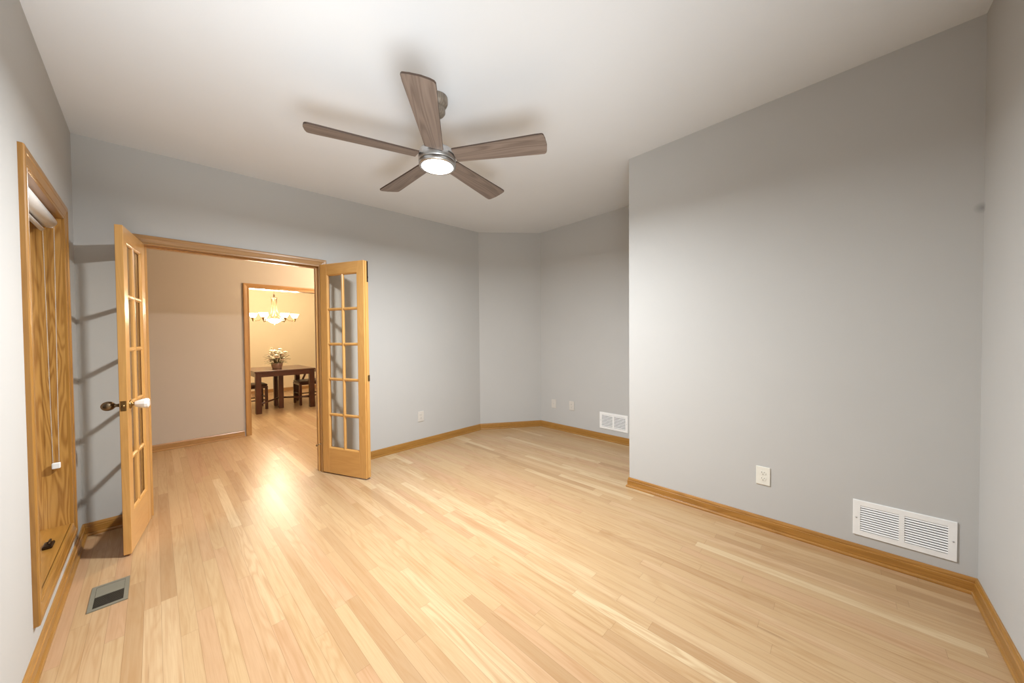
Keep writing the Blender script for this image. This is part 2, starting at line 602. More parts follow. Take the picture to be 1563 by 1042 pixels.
def base_run(pts, items, prof=PROF, ends=(None, None)):
    """pts: wall line with the room on its right-hand side; items: per segment (name, material, label)"""
    P = [Vector((x, y)) for x, y in pts]
    n = len(P)
    nor = []
    for i in range(n - 1):
        d = (P[i + 1] - P[i]).normalized()
        nor.append(Vector((d.y, -d.x)))
    mit = []
    for i in range(n):
        if i == 0:
            mit.append(nor[0])
        elif i == n - 1:
            mit.append(nor[-1])
        else:
            s = nor[i - 1] + nor[i]
            mit.append(s / (s.dot(nor[i])))
    for i, it in enumerate(items):
        if it is None:
            continue
        b = MB()
        b.loft([[(P[k].x + mit[k].x * o, P[k].y + mit[k].y * o, h) for o, h in prof] for k in (i, i + 1)])
        struct(b.obj(it[0], M[it[1]]), it[2], 'baseboard')


base_run([(XL, YF), (XL, YB), (JL - .075, YB)],
         [('baseboard_left', 'oak_y', 'oak baseboard under the window'), ('baseboard_back', 'oak_x', 'oak baseboard behind the open left door')])
base_run([(JR + .075, YB), (X2, YB), (XR, Y3), (XR, YC + .02)],
         [('baseboard_back_right', 'oak_x', 'oak baseboard on the back wall right of the doorway'),
          ('baseboard_corner', 'oak_x', 'short pale baseboard across the angled corner'),
          ('baseboard_right_far', 'oak_y', 'oak baseboard under the small air grille')])
base_run([(XR, YC), (XP, YC), (XP, YF), (XL, YF)],
         [None, ('baseboard_right', 'knotty', 'knotty oak baseboard along the projecting right wall'),
          ('baseboard_front', 'oak_x', 'oak baseboard running along the wall at the right edge')])
base_run([(XR, YC), (XP, YC), (XP, YF)], [('baseboard_return', 'oak_x', 'oak baseboard on the hidden return of the projecting wall'), None])
base_run([(-1.98, YH), (HX0 - .075, YH)], [('baseboard_hall', 'hall_x', 'oak baseboard along the hall wall')])
base_run([(-0.5, YD), (4.5, YD)], [('baseboard_dining', 'hall_x', 'oak baseboard along the dining room far wall')])

# ------------------------------------------------------------------ casings
CASE = [(0.0, 0.0), (0.0, 0.009), (0.003, 0.0115), (0.008, 0.0115), (0.010, 0.0085), (0.013, 0.0085), (0.016, 0.0115), (0.022, 0.0105), (0.044, 0.0150), (0.047, 0.0175), (0.060, 0.0185), (0.066, 0.017), (0.068, 0.013), (0.068, 0.0)]


def casing(frame, corners, mat, closed, width=0.068, parent=None, mats=None, name='casing'):
    """sweep the casing profile round corners given in a wall frame; frame(a, b, out) -> xyz"""
    k = width / 0.068
    P = [Vector(c) for c in corners]
    n = len(P)
    segs = n if closed else n - 1
    res = []
    for i in range(segs):
        rings = []
        for e in (i, (i + 1) % n):
            p = P[e]
            prv = P[(e - 1) % n] if (closed or e > 0) else None
            nxt = P[(e + 1) % n] if (closed or e < n - 1) else None
            ns = []
            if prv is not None:
                d = (p - prv).normalized(); ns.append(Vector((-d.y, d.x)))
            if nxt is not None:
                d = (nxt - p).normalized(); ns.append(Vector((-d.y, d.x)))
            if len(ns) == 2:
                s = ns[0] + ns[1]
                mtr = s / s.dot(ns[0])
            else:
                mtr = ns[0]
            rings.append([frame(p.x + mtr.x * o * k, p.y + mtr.y * o * k, h) for o, h in CASE])
        b = MB()
        b.loft(rings)
        mt = mats[i] if mats else mat
        res.append(b.obj(name, M[mt], parent))
    return res


# doorway trim of this room
t1 = empty('trim_1', (0, 0, 0))
struct(t1, 'honey oak casing and jamb round the double doorway', 'door trim')
casing(lambda a, b_, o: (a, YB - o, b_), [(JL, 0.0), (JL, HD), (JR, HD), (JR, 0.0)], None, False, parent=t1, mats=['hall_z', 'hall_x', 'hall_z'])
casing(lambda a, b_, o: (a, YB + WT + o, b_), [(JL, 0.0), (JL, HD), (JR, HD), (JR, 0.0)], None, False, parent=t1, mats=['hall_z', 'hall_x', 'hall_z'])
MB().box(JL - .019, JL, YB, YB + WT, 0, HD).obj('side_jamb', M['hall_z'], t1)
MB().box(JR, JR + .019, YB, YB + WT, 0, HD).obj('side_jamb', M['hall_z'], t1)
MB().box(JL - .019, JR + .019, YB, YB + WT, HD, HD + .019).obj('head_jamb', M['hall_x'], t1)
MB().box(JL, JL + .011, YB + .045, YB + .08, 0, HD).box(JR - .011, JR, YB + .045, YB + .08, 0, HD).box(JL + .011, JR - .011, YB + .045, YB + .08, HD - .011, HD).obj('door_stop', M['pine_z'], t1)

# dining-room opening trim
t2 = empty('trim_2', (0, 0, 0))
struct(t2, 'tan oak casing round the dining room opening', 'door trim')
casing(lambda a, b_, o: (a, YH - o, b_), [(HX0, 0.0), (HX0, HHD), (HX1, HHD), (HX1, 0.0)], None, False, width=.062, parent=t2, mats=['hall_z', 'hall_x', 'hall_z'])
casing(lambda a, b_, o: (a, YH + WT + o, b_), [(HX0, 0.0), (HX0, HHD), (HX1, HHD), (HX1, 0.0)], None, False, width=.062, parent=t2, mats=['hall_z', 'hall_x', 'hall_z'])
MB().box(HX0 - .019, HX0, YH, YH + WT, 0, HHD).obj('side_jamb', M['hall_z'], t2)
MB().box(HX1, HX1 + .019, YH, YH + WT, 0, HHD).obj('side_jamb', M['hall_z'], t2)
MB().box(HX0 - .019, HX1 + .019, YH, YH + WT, HHD, HHD + .019).obj('head_jamb', M['hall_x'], t2)

# ------------------------------------------------------------------ window
win = empty('window_1', (0, 0, 0))
struct(win, 'tall narrow oak framed window in the left wall', 'window')
casing(lambda a, b_, o: (XL + o, a, b_), [(WY0, WZ0), (WY0, WZ1), (WY1, WZ1), (WY1, WZ0)], None, True, width=.082, parent=win,
       mats=['oak_z', 'oak_y', 'oak_z', 'oak_y'])
XS = XL - .106
MB().box(XL - .12, XL, WY0 - .018, WY0, WZ0, WZ1).obj('side_jamb', M['jamb'], win)
MB().box(XL - .12, XL, WY1, WY1 + .018, WZ0, WZ1).obj('side_jamb', M['jamb'], win)
MB().box(XL - .12, XL, WY0 - .018, WY1 + .018, WZ1, WZ1 + .018).obj('head_jamb', M['oak_y'], win)
MB().box(XL - .12, XL + .002, WY0 - .018, WY1 + .018, WZ0 - .018, WZ0).obj('sill', M['oak_y'], win)
s = MB()
s.box(XS - .03, XS, WY0, WY0 + .045, WZ0, WZ1).box(XS - .03, XS, WY1 - .045, WY1, WZ0, WZ1)
s.box(XS - .03, XS, WY0 + .045, WY1 - .045, WZ0, WZ0 + .05).box(XS - .03, XS, WY0 + .045, WY1 - .045, WZ1 - .05, WZ1)
sash = s.obj('sash', M['vinyl'], win)
MB().box(XS - .018, XS - .012, WY0 + .045, WY1 - .045, WZ0 + .05, WZ1 - .05).obj('pane', M['glass'], sash)
# casement operator on the sill
cr = MB()
cr.bevbox(XL - .058, XL - .024, 2.87, 2.94, WZ0, WZ0 + .016, .005)
cr.tube([(XL - .04, 2.93, WZ0 + .016), (XL - .038, 2.93, WZ0 + .026), (XL - .036, 2.88, WZ0 + .030)], .005, 8)
cr.sphere((XL - .036, 2.875, WZ0 + .030), .009, 1, 1.3, .8)
tag(cr.obj('window_crank', M['darkbronze'], win), 'dark bronze crank handle')

# roller shade hanging inside the window head
rs = empty('roller_shade', (XL - .04, (WY0 + WY1) / 2, WZ1))
tag(rs, 'white rolled up roller shade at the top of the window', 'window shade')
ln = (WY1 - WY0) / 2 - .006
TY = Matrix.Rotation(PI / 2, 4, 'X')


def ycyl(x, z, r, y0, y1, seg=28):
    return Matrix.Translation((x, y1, z)) @ TY, [(r, 0), (r, y1 - y0)]


def add_ycyl(mb, x, z, r, y0, y1, seg=28):
    mm, pr = ycyl(x, z, r, y0, y1)
    mb.lathe(pr, seg, mat=mm)
    return mb


add_ycyl(MB(), 0, -.034, .031, -ln + .01, ln - .03).obj('fabric_roll', M['vinyl'], rs)
add_ycyl(MB(), -.022, -.078, .010, -ln + .02, ln - .03).obj('hem_bar', M['vinyl'], rs)
for a_, b_, c_, d_ in ((ln - .03, ln - .004, ln - .004, ln + .006), (-ln + .004, -ln + .01, -ln - .006, -ln + .004)):
    add_ycyl(MB(), 0, -.034, .024, a_, b_).obj('clutch', M['vinyl'], rs)
    MB().box(-.012, .012, c_, d_, -.06, 0).obj('bracket', M['vinyl'], rs)
ch = MB()
for xx in (-.020, .018):
    x1 = xx * .55
    n = 150
    for k in range(n):
        f = k / (n - 1)
        zz = -.04 - f * 1.318
        ch.sphere((xx + (x1 - xx) * f, ln - .018, zz), .0020, u=6, v=4)
    ch.tube([(xx, ln - .018, -.04), (x1, ln - .018, -1.375)], .0006, 5)
ch.obj('bead_chain', M['plate'], rs)
MB().bevbox(-.015, .015, ln - .028, ln - .008, -1.400, -1.368, .004).obj('chain_weight', M['white'], rs)

# ------------------------------------------------------------------ french doors
ROWS = [0.247, 0.568, 0.905, 1.237, 1.565, 1.892]


def french_door(name, origin, free, thick_side, label, s0, W, top=1.978):
    """local x runs from hinge to free edge; thick_side +1: thickness lies at local +y"""
    d = Vector((free[0] - origin[0], free[1] - origin[1]))
    root = empty(name, (origin[0], origin[1], 0), math.atan2(d.y, d.x))
    struct(root, label, 'door')
    T = 0.034
    ya, yb = (0, T) if thick_side > 0 else (-T, 0)
    ym = (ya + yb) / 2
    z0 = 0.012
    sl, sr = s0 + .084, W - .080
    MB().bevbox(s0, sl, ya, yb, z0, top, .0015, 1).obj('stile', M['pine_z'], root)
    MB().bevbox(sr, W, ya, yb, z0, top, .0015, 1).obj('stile', M['pine_z'], root)
    MB().box(sl, sr, ya + .0005, yb - .0005, ROWS[-1], top - .0005).obj('rail', M['pine_x'], root)
    MB().box(sl, sr, ya + .0005, yb - .0005, z0 + .0005, ROWS[0]).obj('rail', M['pine_x'], root)
    # moulded glazing bars
    mid = (sl + sr) / 2
    bar = 0.013

    def moulded(b, horizontal, c, a0, a1):
        pr = [(-bar, .0), (-bar, .004), (-bar * .55, .0095), (-bar * .4, .0125), (bar * .4, .0125), (bar * .55, .0095), (bar, .004), (bar, 0)]
        full = pr + [(x, -y) for x, y in pr[::-1]]
        rings = []
        for e in (a0, a1):
            rings.append([((e, ym + y, c + x) if horizontal else (c + x, ym + y, e)) for x, y in full])
        b.loft(rings)
        return b
    moulded(MB(), False, mid, ROWS[0], ROWS[-1]).obj('muntin', M['pine_z'], root)
    for z in ROWS[1:-1]:
        b = MB()
        moulded(b, True, z, sl, mid - bar)
        moulded(b, True, z, mid + bar, sr)
        b.obj('muntin', M['pine_x'], root)
    # sticking along the stiles and rails
    st = MB()
    for x_, sg in ((sl, 1), (sr, -1)):
        for q in (1, -1):
            st.loft([[(x_, ym + q * .004, e), (x_ + sg * .012, ym + q * .004, e), (x_ + sg * .006, ym + q * .011, e), (x_, ym + q * .0145, e)] for e in (ROWS[0], ROWS[-1])])
    for z_, sg in ((ROWS[0], 1), (ROWS[-1], -1)):
        for q in (1, -1):
            st.loft([[(e, ym + q * .004, z_), (e, ym + q * .004, z_ + sg * .012), (e, ym + q * .011, z_ + sg * .006), (e, ym + q * .0145, z_)] for e in (sl, sr)])
    st.obj('glazing_bead', M['pine_z'], root)
    # ten panes
    for i in range(5):
        for x0, x1 in ((sl, mid - .004), (mid + .004, sr)):
            MB().box(x0, x1, ym - .002, ym + .002, ROWS[i] + (.004 if i else 0), ROWS[i + 1] - (.004 if i < 4 else 0)).obj('pane', M['glass'], root)
    # hinges at the hinge edge
    hy = yb if thick_side > 0 else ya
    for z in (0.30, 1.02, 1.74):
        h = MB()
        h.lathe([(0.006, z - .045), (0.006, z + .045)], 12, (s0 - .004, hy, 0))
        h.lathe([(0.0, z + .045), (.004, z + .047), (.0055, z + .052), (0.0, z + .057)], 12, (s0 - .004, hy, 0))
        h.box(s0 - .0015, s0, ya + .003, yb - .003, z - .045, z + .045)
        tag(h.obj('hinge', M['bronze'], root), 'bronze hinge')
    return root, ya, yb, s0, W


D1O = (-0.032, 3.615)
D1F = (-0.116, 3.073)
w1 = (Vector(D1F) - Vector(D1O)).length
d1, ya, yb, s0, W = french_door('door_1', D1O, D1F, -1, 'left open glazed wooden door with the white knob', .032, w1)
D2O = (1.10, 3.60)
D2F = (1.311, 3.098)
w2 = (Vector(D2F) - Vector(D2O)).length
d2, ya2, yb2, s02, W2 = french_door('door_2', D2O, D2F, 1, 'right open glazed wooden door beside the doorway', .012, w2, 1.993)


def knob_axis(x, y, z, sgn):
    # lathe axis z -> local +-y
    return Matrix.Translation((x, y, z)) @ Matrix.Rotation(-sgn * PI / 2, 4, 'X')


KZ = 0.905
kx = W - .055
# local +y of door 1 faces the doorway (right in the photo)
kn = MB().lathe([(.0, 0), (.026, 0), (.026, .003), (.020, .008), (.011, .010), (.009, .018), (.012, .022)], 24, mat=knob_axis(kx, yb, KZ, 1)).obj('knob_rosette', M['brass'], d1)
pk = MB()
pk.lathe([(.0, .020), (.016, .021), (.021, .030), (.027, .046), (.0315, .064), (.030, .077), (.020, .083), (0, .084)], 10, mat=knob_axis(kx, yb, KZ, 1), smooth=False)
tag(pk.obj('knob', M['porcelain'], d1), 'white faceted knob')
kb = MB()
kb.lathe([(.0, 0), (.026, 0), (.026, .003), (.020, .008), (.011, .010), (.0085, .024), (.012, .027), (.009, .031)], 24, mat=knob_axis(kx, ya, KZ, -1))
kb.obj('knob_rosette', M['bronze'], d1)
kb = MB()
t = bmesh.new()
bmesh.ops.create_uvsphere(t, u_segments=24, v_segments=14, radius=1)
for f in t.faces:
    f.smooth = True
kb.merge(t, Matrix.Translation((kx, ya - .056, KZ)) @ Matrix.Diagonal((.027, .030, .028, 1)))
tag(kb.obj('knob', M['bronze'], d1), 'dark oval bronze knob')
lp = MB()
lp.bevbox(W - .001, W + .002, ya + .005, yb - .005, KZ - .030, KZ + .030, .001, 1)
lp.lathe([(0, 0), (.009, 0), (.008, .007), (0, .010)], 14, mat=Matrix.Translation((W + .001, (ya + yb) / 2, KZ)) @ Matrix.Rotation(PI / 2, 4, 'Y'))
tag(lp.obj('latch_plate', M['brass'], d1), 'brass latch plate on the door edge')

# door 2: astragal strip, flush bolt, strike
MB().bevbox(W2, W2 + .012, ya2 + .012, yb2 + .010, .02, 1.990, .003, 2).obj('astragal', M['pine_z'], d2)
fb = MB()
fb.bevbox(W2 + .010, W2 + .0135, yb2 - .008, yb2 + .008, 1.80, 1.988, .001, 1)
fb.box(W2 + .013, W2 + .019, yb2 - .003, yb2 + .003, 1.835, 1.850)
tag(fb.obj('flush_bolt', M['darkbronze'], d2), 'dark bronze bolt at the top of the door edge')
sp = MB()
sp.bevbox(W2 + .011, W2 + .0145, yb2 - .012, yb2 + .012, KZ - .005, KZ + .050, .001, 1)
tag(sp.obj('strike_plate', M['brass'], d2), 'brass strike plate on the door edge')
ds = MB()
ds.tube([(s02 - .004, -.012, .285), (s02 - .008, -.030, .282), (s02 - .018, -.044, .276)], .005, 8)
ds.lathe([(0, -.004), (.010, -.004), (.010, .006), (0, .007)], 12, mat=Matrix.Translation((s02 - .02, -.046, .275)) @ Matrix.Rotation(PI / 2, 4, 'X'))
tag(ds.obj('hinge_stop', M['bronze'], d2), 'bronze stop on the bottom hinge')

# ------------------------------------------------------------------ ceiling fan
FX, FY, FZ = 1.20, 1.76, 2.3755
CZ0 = cz(FX, FY)
fan = empty('ceiling_fan', (FX, FY, CZ0))
tag(fan, 'five blade ceiling fan with weathered wood blades and a lit round lamp', 'ceiling fan')
zt = 0.0
MB().lathe([(0, -.001 + .006), (.064, .006), (.066, -.004), (.066, -.030), (.060, -.044), (.046, -.052), (.044, -.058), (.050, -.066), (.050, -.088), (.042, -.100), (.016, -.106), (0, -.106)], 40).obj('canopy', M['canopywood'], fan)
hz = FZ - CZ0        # blade plane below the ceiling point
MB().lathe([(.0125, hz + .04), (.0125, -.10)], 16).obj('downrod', M['nickel'], fan)
MB().lathe([(0, hz + .066), (.030, hz + .064), (.036, hz + .050), (.085, hz + .044), (.104, hz + .034), (.110, hz + .020), (.110, hz - .024), (.106, hz - .030), (.0, hz - .030)], 48).obj('motor_housing', M['nickel'], fan)
MB().lathe([(.0, hz - .030), (.108, hz - .030), (.109, hz - .048), (.104, hz - .055), (.094, hz - .055), (.094, hz - .048), (0, hz - .048)], 48).obj('light_ring', M['nickel'], fan)
tag(MB().lathe([(.0, hz - .050), (.093, hz - .050), (.092, hz - .054), (.070, hz - .0565), (0, hz - .0575)], 48).obj('light_lens', M['lens'], fan), 'glowing round white lens')


def blade():
    # outline in (r, s); s positive is the trailing, raised side
    cs = [(.112, -.046, .060), (.20, -.048, .064), (.35, -.053, .072), (.50, -.058, .080), (.60, -.062, .086)]
    left = [(r, b_) for r, a, b_ in cs]
    right = [(r, a) for r, a, b_ in cs]
    tip = [(.640, -.062), (.650, -.056), (.656, -.04), (.660, 0.0), (.655, .05), (.648, .079), (.640, .086)]
    outl = right + tip + left[::-1]
    return outl


bl_out = blade()
PITCHB = R(12)
for i in range(5):
    ang = R(158.9 + 72 * i + (3.2, -0.8, -0.8, -0.8, 2.6)[i])
    be = MB()
    th = .0045
    a = [be.bm.verts.new((r, -s_, th)) for r, s_ in bl_out]
    c_ = [be.bm.verts.new((r, -s_, -th)) for r, s_ in bl_out]
    be.bm.faces.new(a)
    be.bm.faces.new(c_[::-1])
    n = len(a)
    side = []
    for k in range(n):
        f = be.bm.faces.new((a[k], c_[k], c_[(k + 1) % n], a[(k + 1) % n]))
        f.material_index = 1
    o = be.obj('blade', M['blade'], fan, [M['blade_edge']])
    o.scale = ((1.05, 1, 1) if i == 0 else (1, 1, 1))
    o.location = (0, 0, hz)
    o.rotation_mode = 'XYZ'
    rot = Matrix.Rotation(ang, 4, 'Z') @ Matrix.Rotation(-PITCHB, 4, 'X')
    o.rotation_euler = rot.to_euler()
    ir = MB()
    ir.box(.06, .165, -.020, .020, th, th + .004)
    for q in (.125, .15):
        ir.lathe([(0, 0), (.004, 0), (.003, .003), (0, .003)], 8, (q, 0, th + .004))
    k = ir.obj('blade_bracket', M['nickel'], fan)
    k.location = (0, 0, hz)
    k.rotation_euler = rot.to_euler()


# ------------------------------------------------------------------ wall grilles
def grille(name, origin, rz, w, h, nslat, label, tilt=R(38)):
    """local x along the wall, local -y out of the wall, z up from the lower edge"""
    g = empty(name, origin, rz)
    tag(g, label, 'air vent', 'white air return grilles')
    bo = .028
    t_ = .007
    fr = MB()
    for x0, x1, z0, z1 in ((0, w, 0, bo), (0, w, h - bo, h), (0, bo, bo, h - bo), (w - bo, w, bo, h - bo), (w / 2 - .010, w / 2 + .010, bo, h - bo)):
        fr.box(x0, x1, -t_, -.0005, z0, z1)
    # bevelled outer lip
    fr.box(-.002, w + .002, -.0025, -.0003, -.002, h + .002)
    fr.obj('frame', M['white'], g)
    bk = MB()
    bk.box(bo, w - bo, -.0032, -.0026, bo, h - bo)  # flat dark sheet, its colour stands in for shade between the slats
    tag(bk.obj('duct_shade_sheet', M['duct_shade'], g), 'dark sheet painted as shade behind the slats')
    pitch = (h - 2 * bo) / nslat
    for k in range(nslat):
        zc = bo + (k + .62) * pitch
        s_ = MB()
        for x0, x1 in ((bo, w / 2 - .010), (w / 2 + .010, w - bo)):
            s_.loft([[(e, -.0034, zc + pitch * .20), (e, -.0072, zc - pitch * .34), (e, -.0066, zc - pitch * .40), (e, -.0032, zc + pitch * .12)] for e in (x0, x1)])
        s_.obj('slat', M['white'], g)
    for x in (.012, w - .012):
        MB().lathe([(0, 0), (.0042, 0), (.003, .0022), (0, .0025)], 12, mat=Matrix.Translation((x, -t_, h / 2)) @ Matrix.Rotation(PI / 2, 4, 'X')).obj('screw', M['nickel'], g)
    return g


# walls facing -x: local x -> world -y, local -y -> world -x  (rz = -90 deg)
grille('wall_vent', (XP, -0.060, .137), -PI / 2, .373, .200, 11, 'wide white slatted air grille low on the right wall near the corner')
grille('wall_vent', (XR, 2.168, .145), -PI / 2, .366, .198, 8, 'small white air grille on the set back wall, beside the projecting wall edge')


# ------------------------------------------------------------------ outlets
def outlet(origin, rz, label, mat, kind='duplex', w=.078, h=.122):
    o = empty('wall_outlet' if kind != 'jack' else 'cable_jack', origin, rz)
    tag(o, label, 'outlet', 'electrical outlets on the walls')
    MB().bevbox(-w / 2, w / 2, -.0065, -.0003, -h / 2, h / 2, .003, 2).obj('cover_plate', M[mat], o)
    if kind == 'duplex':
        for zc in (.0195, -.0195):
            r_ = MB()
            pts = []
            for k in range(24):
                a_ = 2 * PI * k / 24
                pts.append((.0165 * math.cos(a_), max(-.0125, min(.0125, .0165 * math.sin(a_)))))
            r_.loft([[(x, -.0065, zc + z) for x, z in pts], [(x * .97, -.0085, zc + z * .97) for x, z in pts]])
            rc = r_.obj('receptacle', M[mat], o)
            sl = MB()
            sl.box(-.0075, -.0052, -.0088, -.0084, zc + .000, zc + .0085)
            sl.box(.0052, .0075, -.0088, -.0084, zc + .001, zc + .0080)
            sl.lathe([(0, 0), (.0026, 0), (.0026, .0004), (0, .0004)], 10, mat=Matrix.Translation((0, -.0084, zc - .007)) @ Matrix.Rotation(PI / 2, 4, 'X'))
            sl.obj('slots', M['slot'], rc)
        MB().lathe([(0, 0), (.003, 0), (.002, .001), (0, .0012)], 10, mat=Matrix.Translation((0, -.0065, 0)) @ Matrix.Rotation(PI / 2, 4, 'X')).obj('screw', M[mat], o)
    elif kind == 'jack':
        MB().lathe([(0, 0), (.006, 0), (.006, .006), (.0045, .006), (.0045, .010), (0, .010)], 14, mat=Matrix.Translation((0, -.0065, .004)) @ Matrix.Rotation(PI / 2, 4, 'X')).obj('connector', M['nickel'], o)
        for z in (.042, -.042):
            MB().lathe([(0, 0), (.003, 0), (.002, .001), (0, .0012)], 10, mat=Matrix.Translation((0, -.0065, z)) @ Matrix.Rotation(PI / 2, 4, 'X')).obj('screw', M[mat], o)
    return o


outlet((XP, 0.369, .354), -PI / 2, 'ivory duplex outlet on the projecting right wall', 'plate')
outlet((2.184, YB, .350), 0, 'grey painted outlet on the back wall right of the open door', 'plate_wall')
outlet((XR, 2.585, .360), -PI / 2, 'painted outlet on the set back wall, nearer the small grille', 'plate_wall')
outlet((XR, 2.880, .352), -PI / 2, 'painted cable jack plate on the set back wall next to the angled corner', 'plate_wall', 'jack')

# ------------------------------------------------------------------ floor register
fv = empty('floor_vent', (-.181, 2.695, 0))
tag(fv, 'pewter floor register in front of the window', 'floor vent')
fw_, fl_ = .066, .120
p = MB()
ix, iy = .050, .102
for x0, x1, y0, y1 in ((-fw_, -ix, -fl_, fl_), (ix, fw_, -fl_, fl_), (-ix, ix, -fl_, -iy), (-ix, ix, iy, fl_)):
    p.box(x0, x1, y0, y1, 0.0002, .0045)
p.obj('frame', M['pewter'], fv)
MB().box(-ix, ix, -iy, iy, .0002, .0008).obj('throat_shade_sheet', M['throat_shade'], fv)  # thin dark sheet, the shade of the opening put into its colour
MB().box(-ix + .001, ix - .001, .004, iy - .001, .0012, .0036).obj('damper_plate', M['pewter'], fv)
nl = 11
for k in range(nl):
    y = -iy + (k + .5) * (iy + .002) / nl
    lv = MB()
    lv.box(-ix, ix, y - .0022, y + .0008, .0010, .0040)
    lv.obj('louver', M['pewter_dark'], fv)

# ------------------------------------------------------------------ dining room furniture
TX0, TX1, TY0, TY1, TH = 1.160, 2.085, 7.11, 8.16, .728
tb = empty('dining_table', ((TX0 + TX1) / 2, (TY0 + TY1) / 2, 0))
tag(tb, 'dark wood dining table under the chandelier', 'table')
tw, tl = (TX1 - TX0) / 2, (TY1 - TY0) / 2
MB().bevbox(-tw, tw, -tl, tl, TH - .028, TH, .004).obj('tabletop', M['esp_x'], tb)
lg = .082
for sx in (-1, 1):
    for sy in (-1, 1):
        x = sx * (tw - .012 - lg / 2); y = sy * (tl - .012 - lg / 2)
        MB().bevbox(x - lg / 2, x + lg / 2, y - lg / 2, y + lg / 2, 0, TH - .028, .003, 1).obj('leg', M['esp_z'], tb)
for sy in (-1, 1):
    MB().bevbox(-.038 - .02, .038 - .02, sy * .175 - .038, sy * .175 + .038, 0, TH - .028, .003, 1).obj('leg', M['esp_z'], tb)
for sy in (-1, 1):
    y = sy * (tl - .03)
    MB().box(-tw + lg, tw - lg, y - .011, y + .011, TH - .105, TH - .028).obj('apron', M['esp_x'], tb)
for sx in (-1, 1):
    x = sx * (tw - .03)
    MB().box(x - .011, x + .011, -tl + lg, tl - lg, TH - .105, TH - .028).obj('apron', M['esp_y'], tb)


def bar(b, p, q, r):
    b.tube([p, q], r, 8)
    return b


bar(MB(), (-tw + .09, -tl + .09, .16), (-.06, -.16, .19), .016).obj('stretcher', M['esp_x'], tb)
bar(MB(), (tw - .09, -tl + .09, .19), (.02, -.16, .19), .016).obj('stretcher', M['esp_x'], tb)


def chair(origin, rz, label, arms):
    """local +x is the front of the seat"""
    c = empty('dining_chair', origin, rz)
    tag(c, label, 'chair', 'dining chairs at the table')
    d, wd, sh = .24, .215, .44
    MB().bevbox(-d, d, -wd, wd, sh - .055, sh - .02, .006).obj('seat_frame', M['esp_x'], c)
    MB().bevbox(-d + .005, d - .002, -wd + .01, wd - .01, sh - .02, sh + .018, .016, 3).obj('seat', M['seat'], c)
    for sy in (-1, 1):
        y = sy * (wd - .022)
        MB().bevbox(d - .045, d - .002, y - .021, y + .021, 0, sh - .055, .003, 1).obj('leg', M['esp_z'], c)
        b = MB()
        b.loft([[(x + e[0], y + e[1], z) for e in ((-.018, -.019), (.018, -.019), (.018, .019), (-.018, .019))]
                for x, z in ((-d - .03, 0), (-d + .012, .30), (-d + .016, sh), (-d - .02, .70), (-d - .06, .90))])
        b.obj('leg', M['esp_z'], c)
        bar(MB(), (-d - .005, y, .17), (d - .024, y, .17), .011).obj('stretcher', M['esp_x'], c)
        if not arms:
            continue
        # arm with its sloping support
        b = MB()
        b.loft([[(x, y - .022, z - .012), (x, y + .022, z - .012), (x, y + .022, z + .012), (x, y - .022, z + .012)] for x, z in ((-d - .01, .635), (-d + .12, .645), (.03, .640))])
        b.obj('arm', M['esp_x'], c)
        b = MB()
        b.loft([[(x - .016, y - .016, z), (x + .016, y - .016, z), (x + .016, y + .016, z), (x - .016, y + .016, z)] for x, z in ((.09, sh - .02), (.035, .54), (.014, .632))])
        b.obj('arm_support', M['esp_z'], c)
    bar(MB(), (d - .024, -wd + .03, .215), (d - .024, wd - .03, .215), .012).obj('stretcher', M['esp_y'], c)
    bar(MB(), (-d + .0, -wd + .03, .215), (-d + .0, wd - .03, .215), .012).obj('stretcher', M['esp_y'], c)
    for z, hh, xo in ((.84, .11, -.05), (.66, .05, -.012)):
        b = MB()
        b.loft([[(-d + xo - .012 - .02 * (1 - (k / 4 - 1) ** 2), -wd + .04 + k / 8 * (2 * wd - .08), z - hh / 2), (-d + xo + .012 - .02 * (1 - (k / 4 - 1) ** 2), -wd + .04 + k / 8 * (2 * wd - .08), z - hh / 2),
                 (-d + xo + .004 - .02 * (1 - (k / 4 - 1) ** 2), -wd + .04 + k / 8 * (2 * wd - .08), z + hh / 2), (-d + xo - .020 - .02 * (1 - (k / 4 - 1) ** 2), -wd + .04 + k / 8 * (2 * wd - .08), z + hh / 2)] for k in range(9)])
        b.obj('back_rail', M['esp_y'], c)
    return c


chair((2.135, 7.645, 0), PI, 'dark armchair at the right side of the dining table', True)
chair((1.185, 7.755, 0), 0, 'dark chair at the left side of the table, half behind the opening', False)

# ------------------------------------------------------------------ flowers
fp = empty('flower_arrangement', (1.56, 7.50, TH))
tag(fp, 'low pot of cream flowers on the dining table', 'flowers')
MB().lathe([(0, .0), (.070, .0), (.074, .006), (.088, .060), (.094, .108), (.088, .112), (.084, .100), (0, .095)], 28).obj('pot', M['pot'], fp)
rnd = random.Random(3)
stm = MB(); lvs = MB()
heads = []
for k in range(46):
    a = rnd.uniform(0, 2 * PI)
    el = rnd.uniform(.12, 1.5)
    rr = rnd.uniform(.09, .19) if k < 40 else rnd.uniform(.19, .25)
    p1 = Vector((math.cos(a) * math.cos(el) * rr, math.sin(a) * math.cos(el) * rr, .12 + math.sin(el) * rr * 1.25))
    p0 = Vector((math.cos(a) * .03, math.sin(a) * .03, .09))
    pm = (p0 + p1) / 2 + Vector((0, 0, .02))
    stm.tube([p0, pm, p1], .0025, 5)
    heads.append((p1, k))
stm.obj('stems', M['twig'], fp)


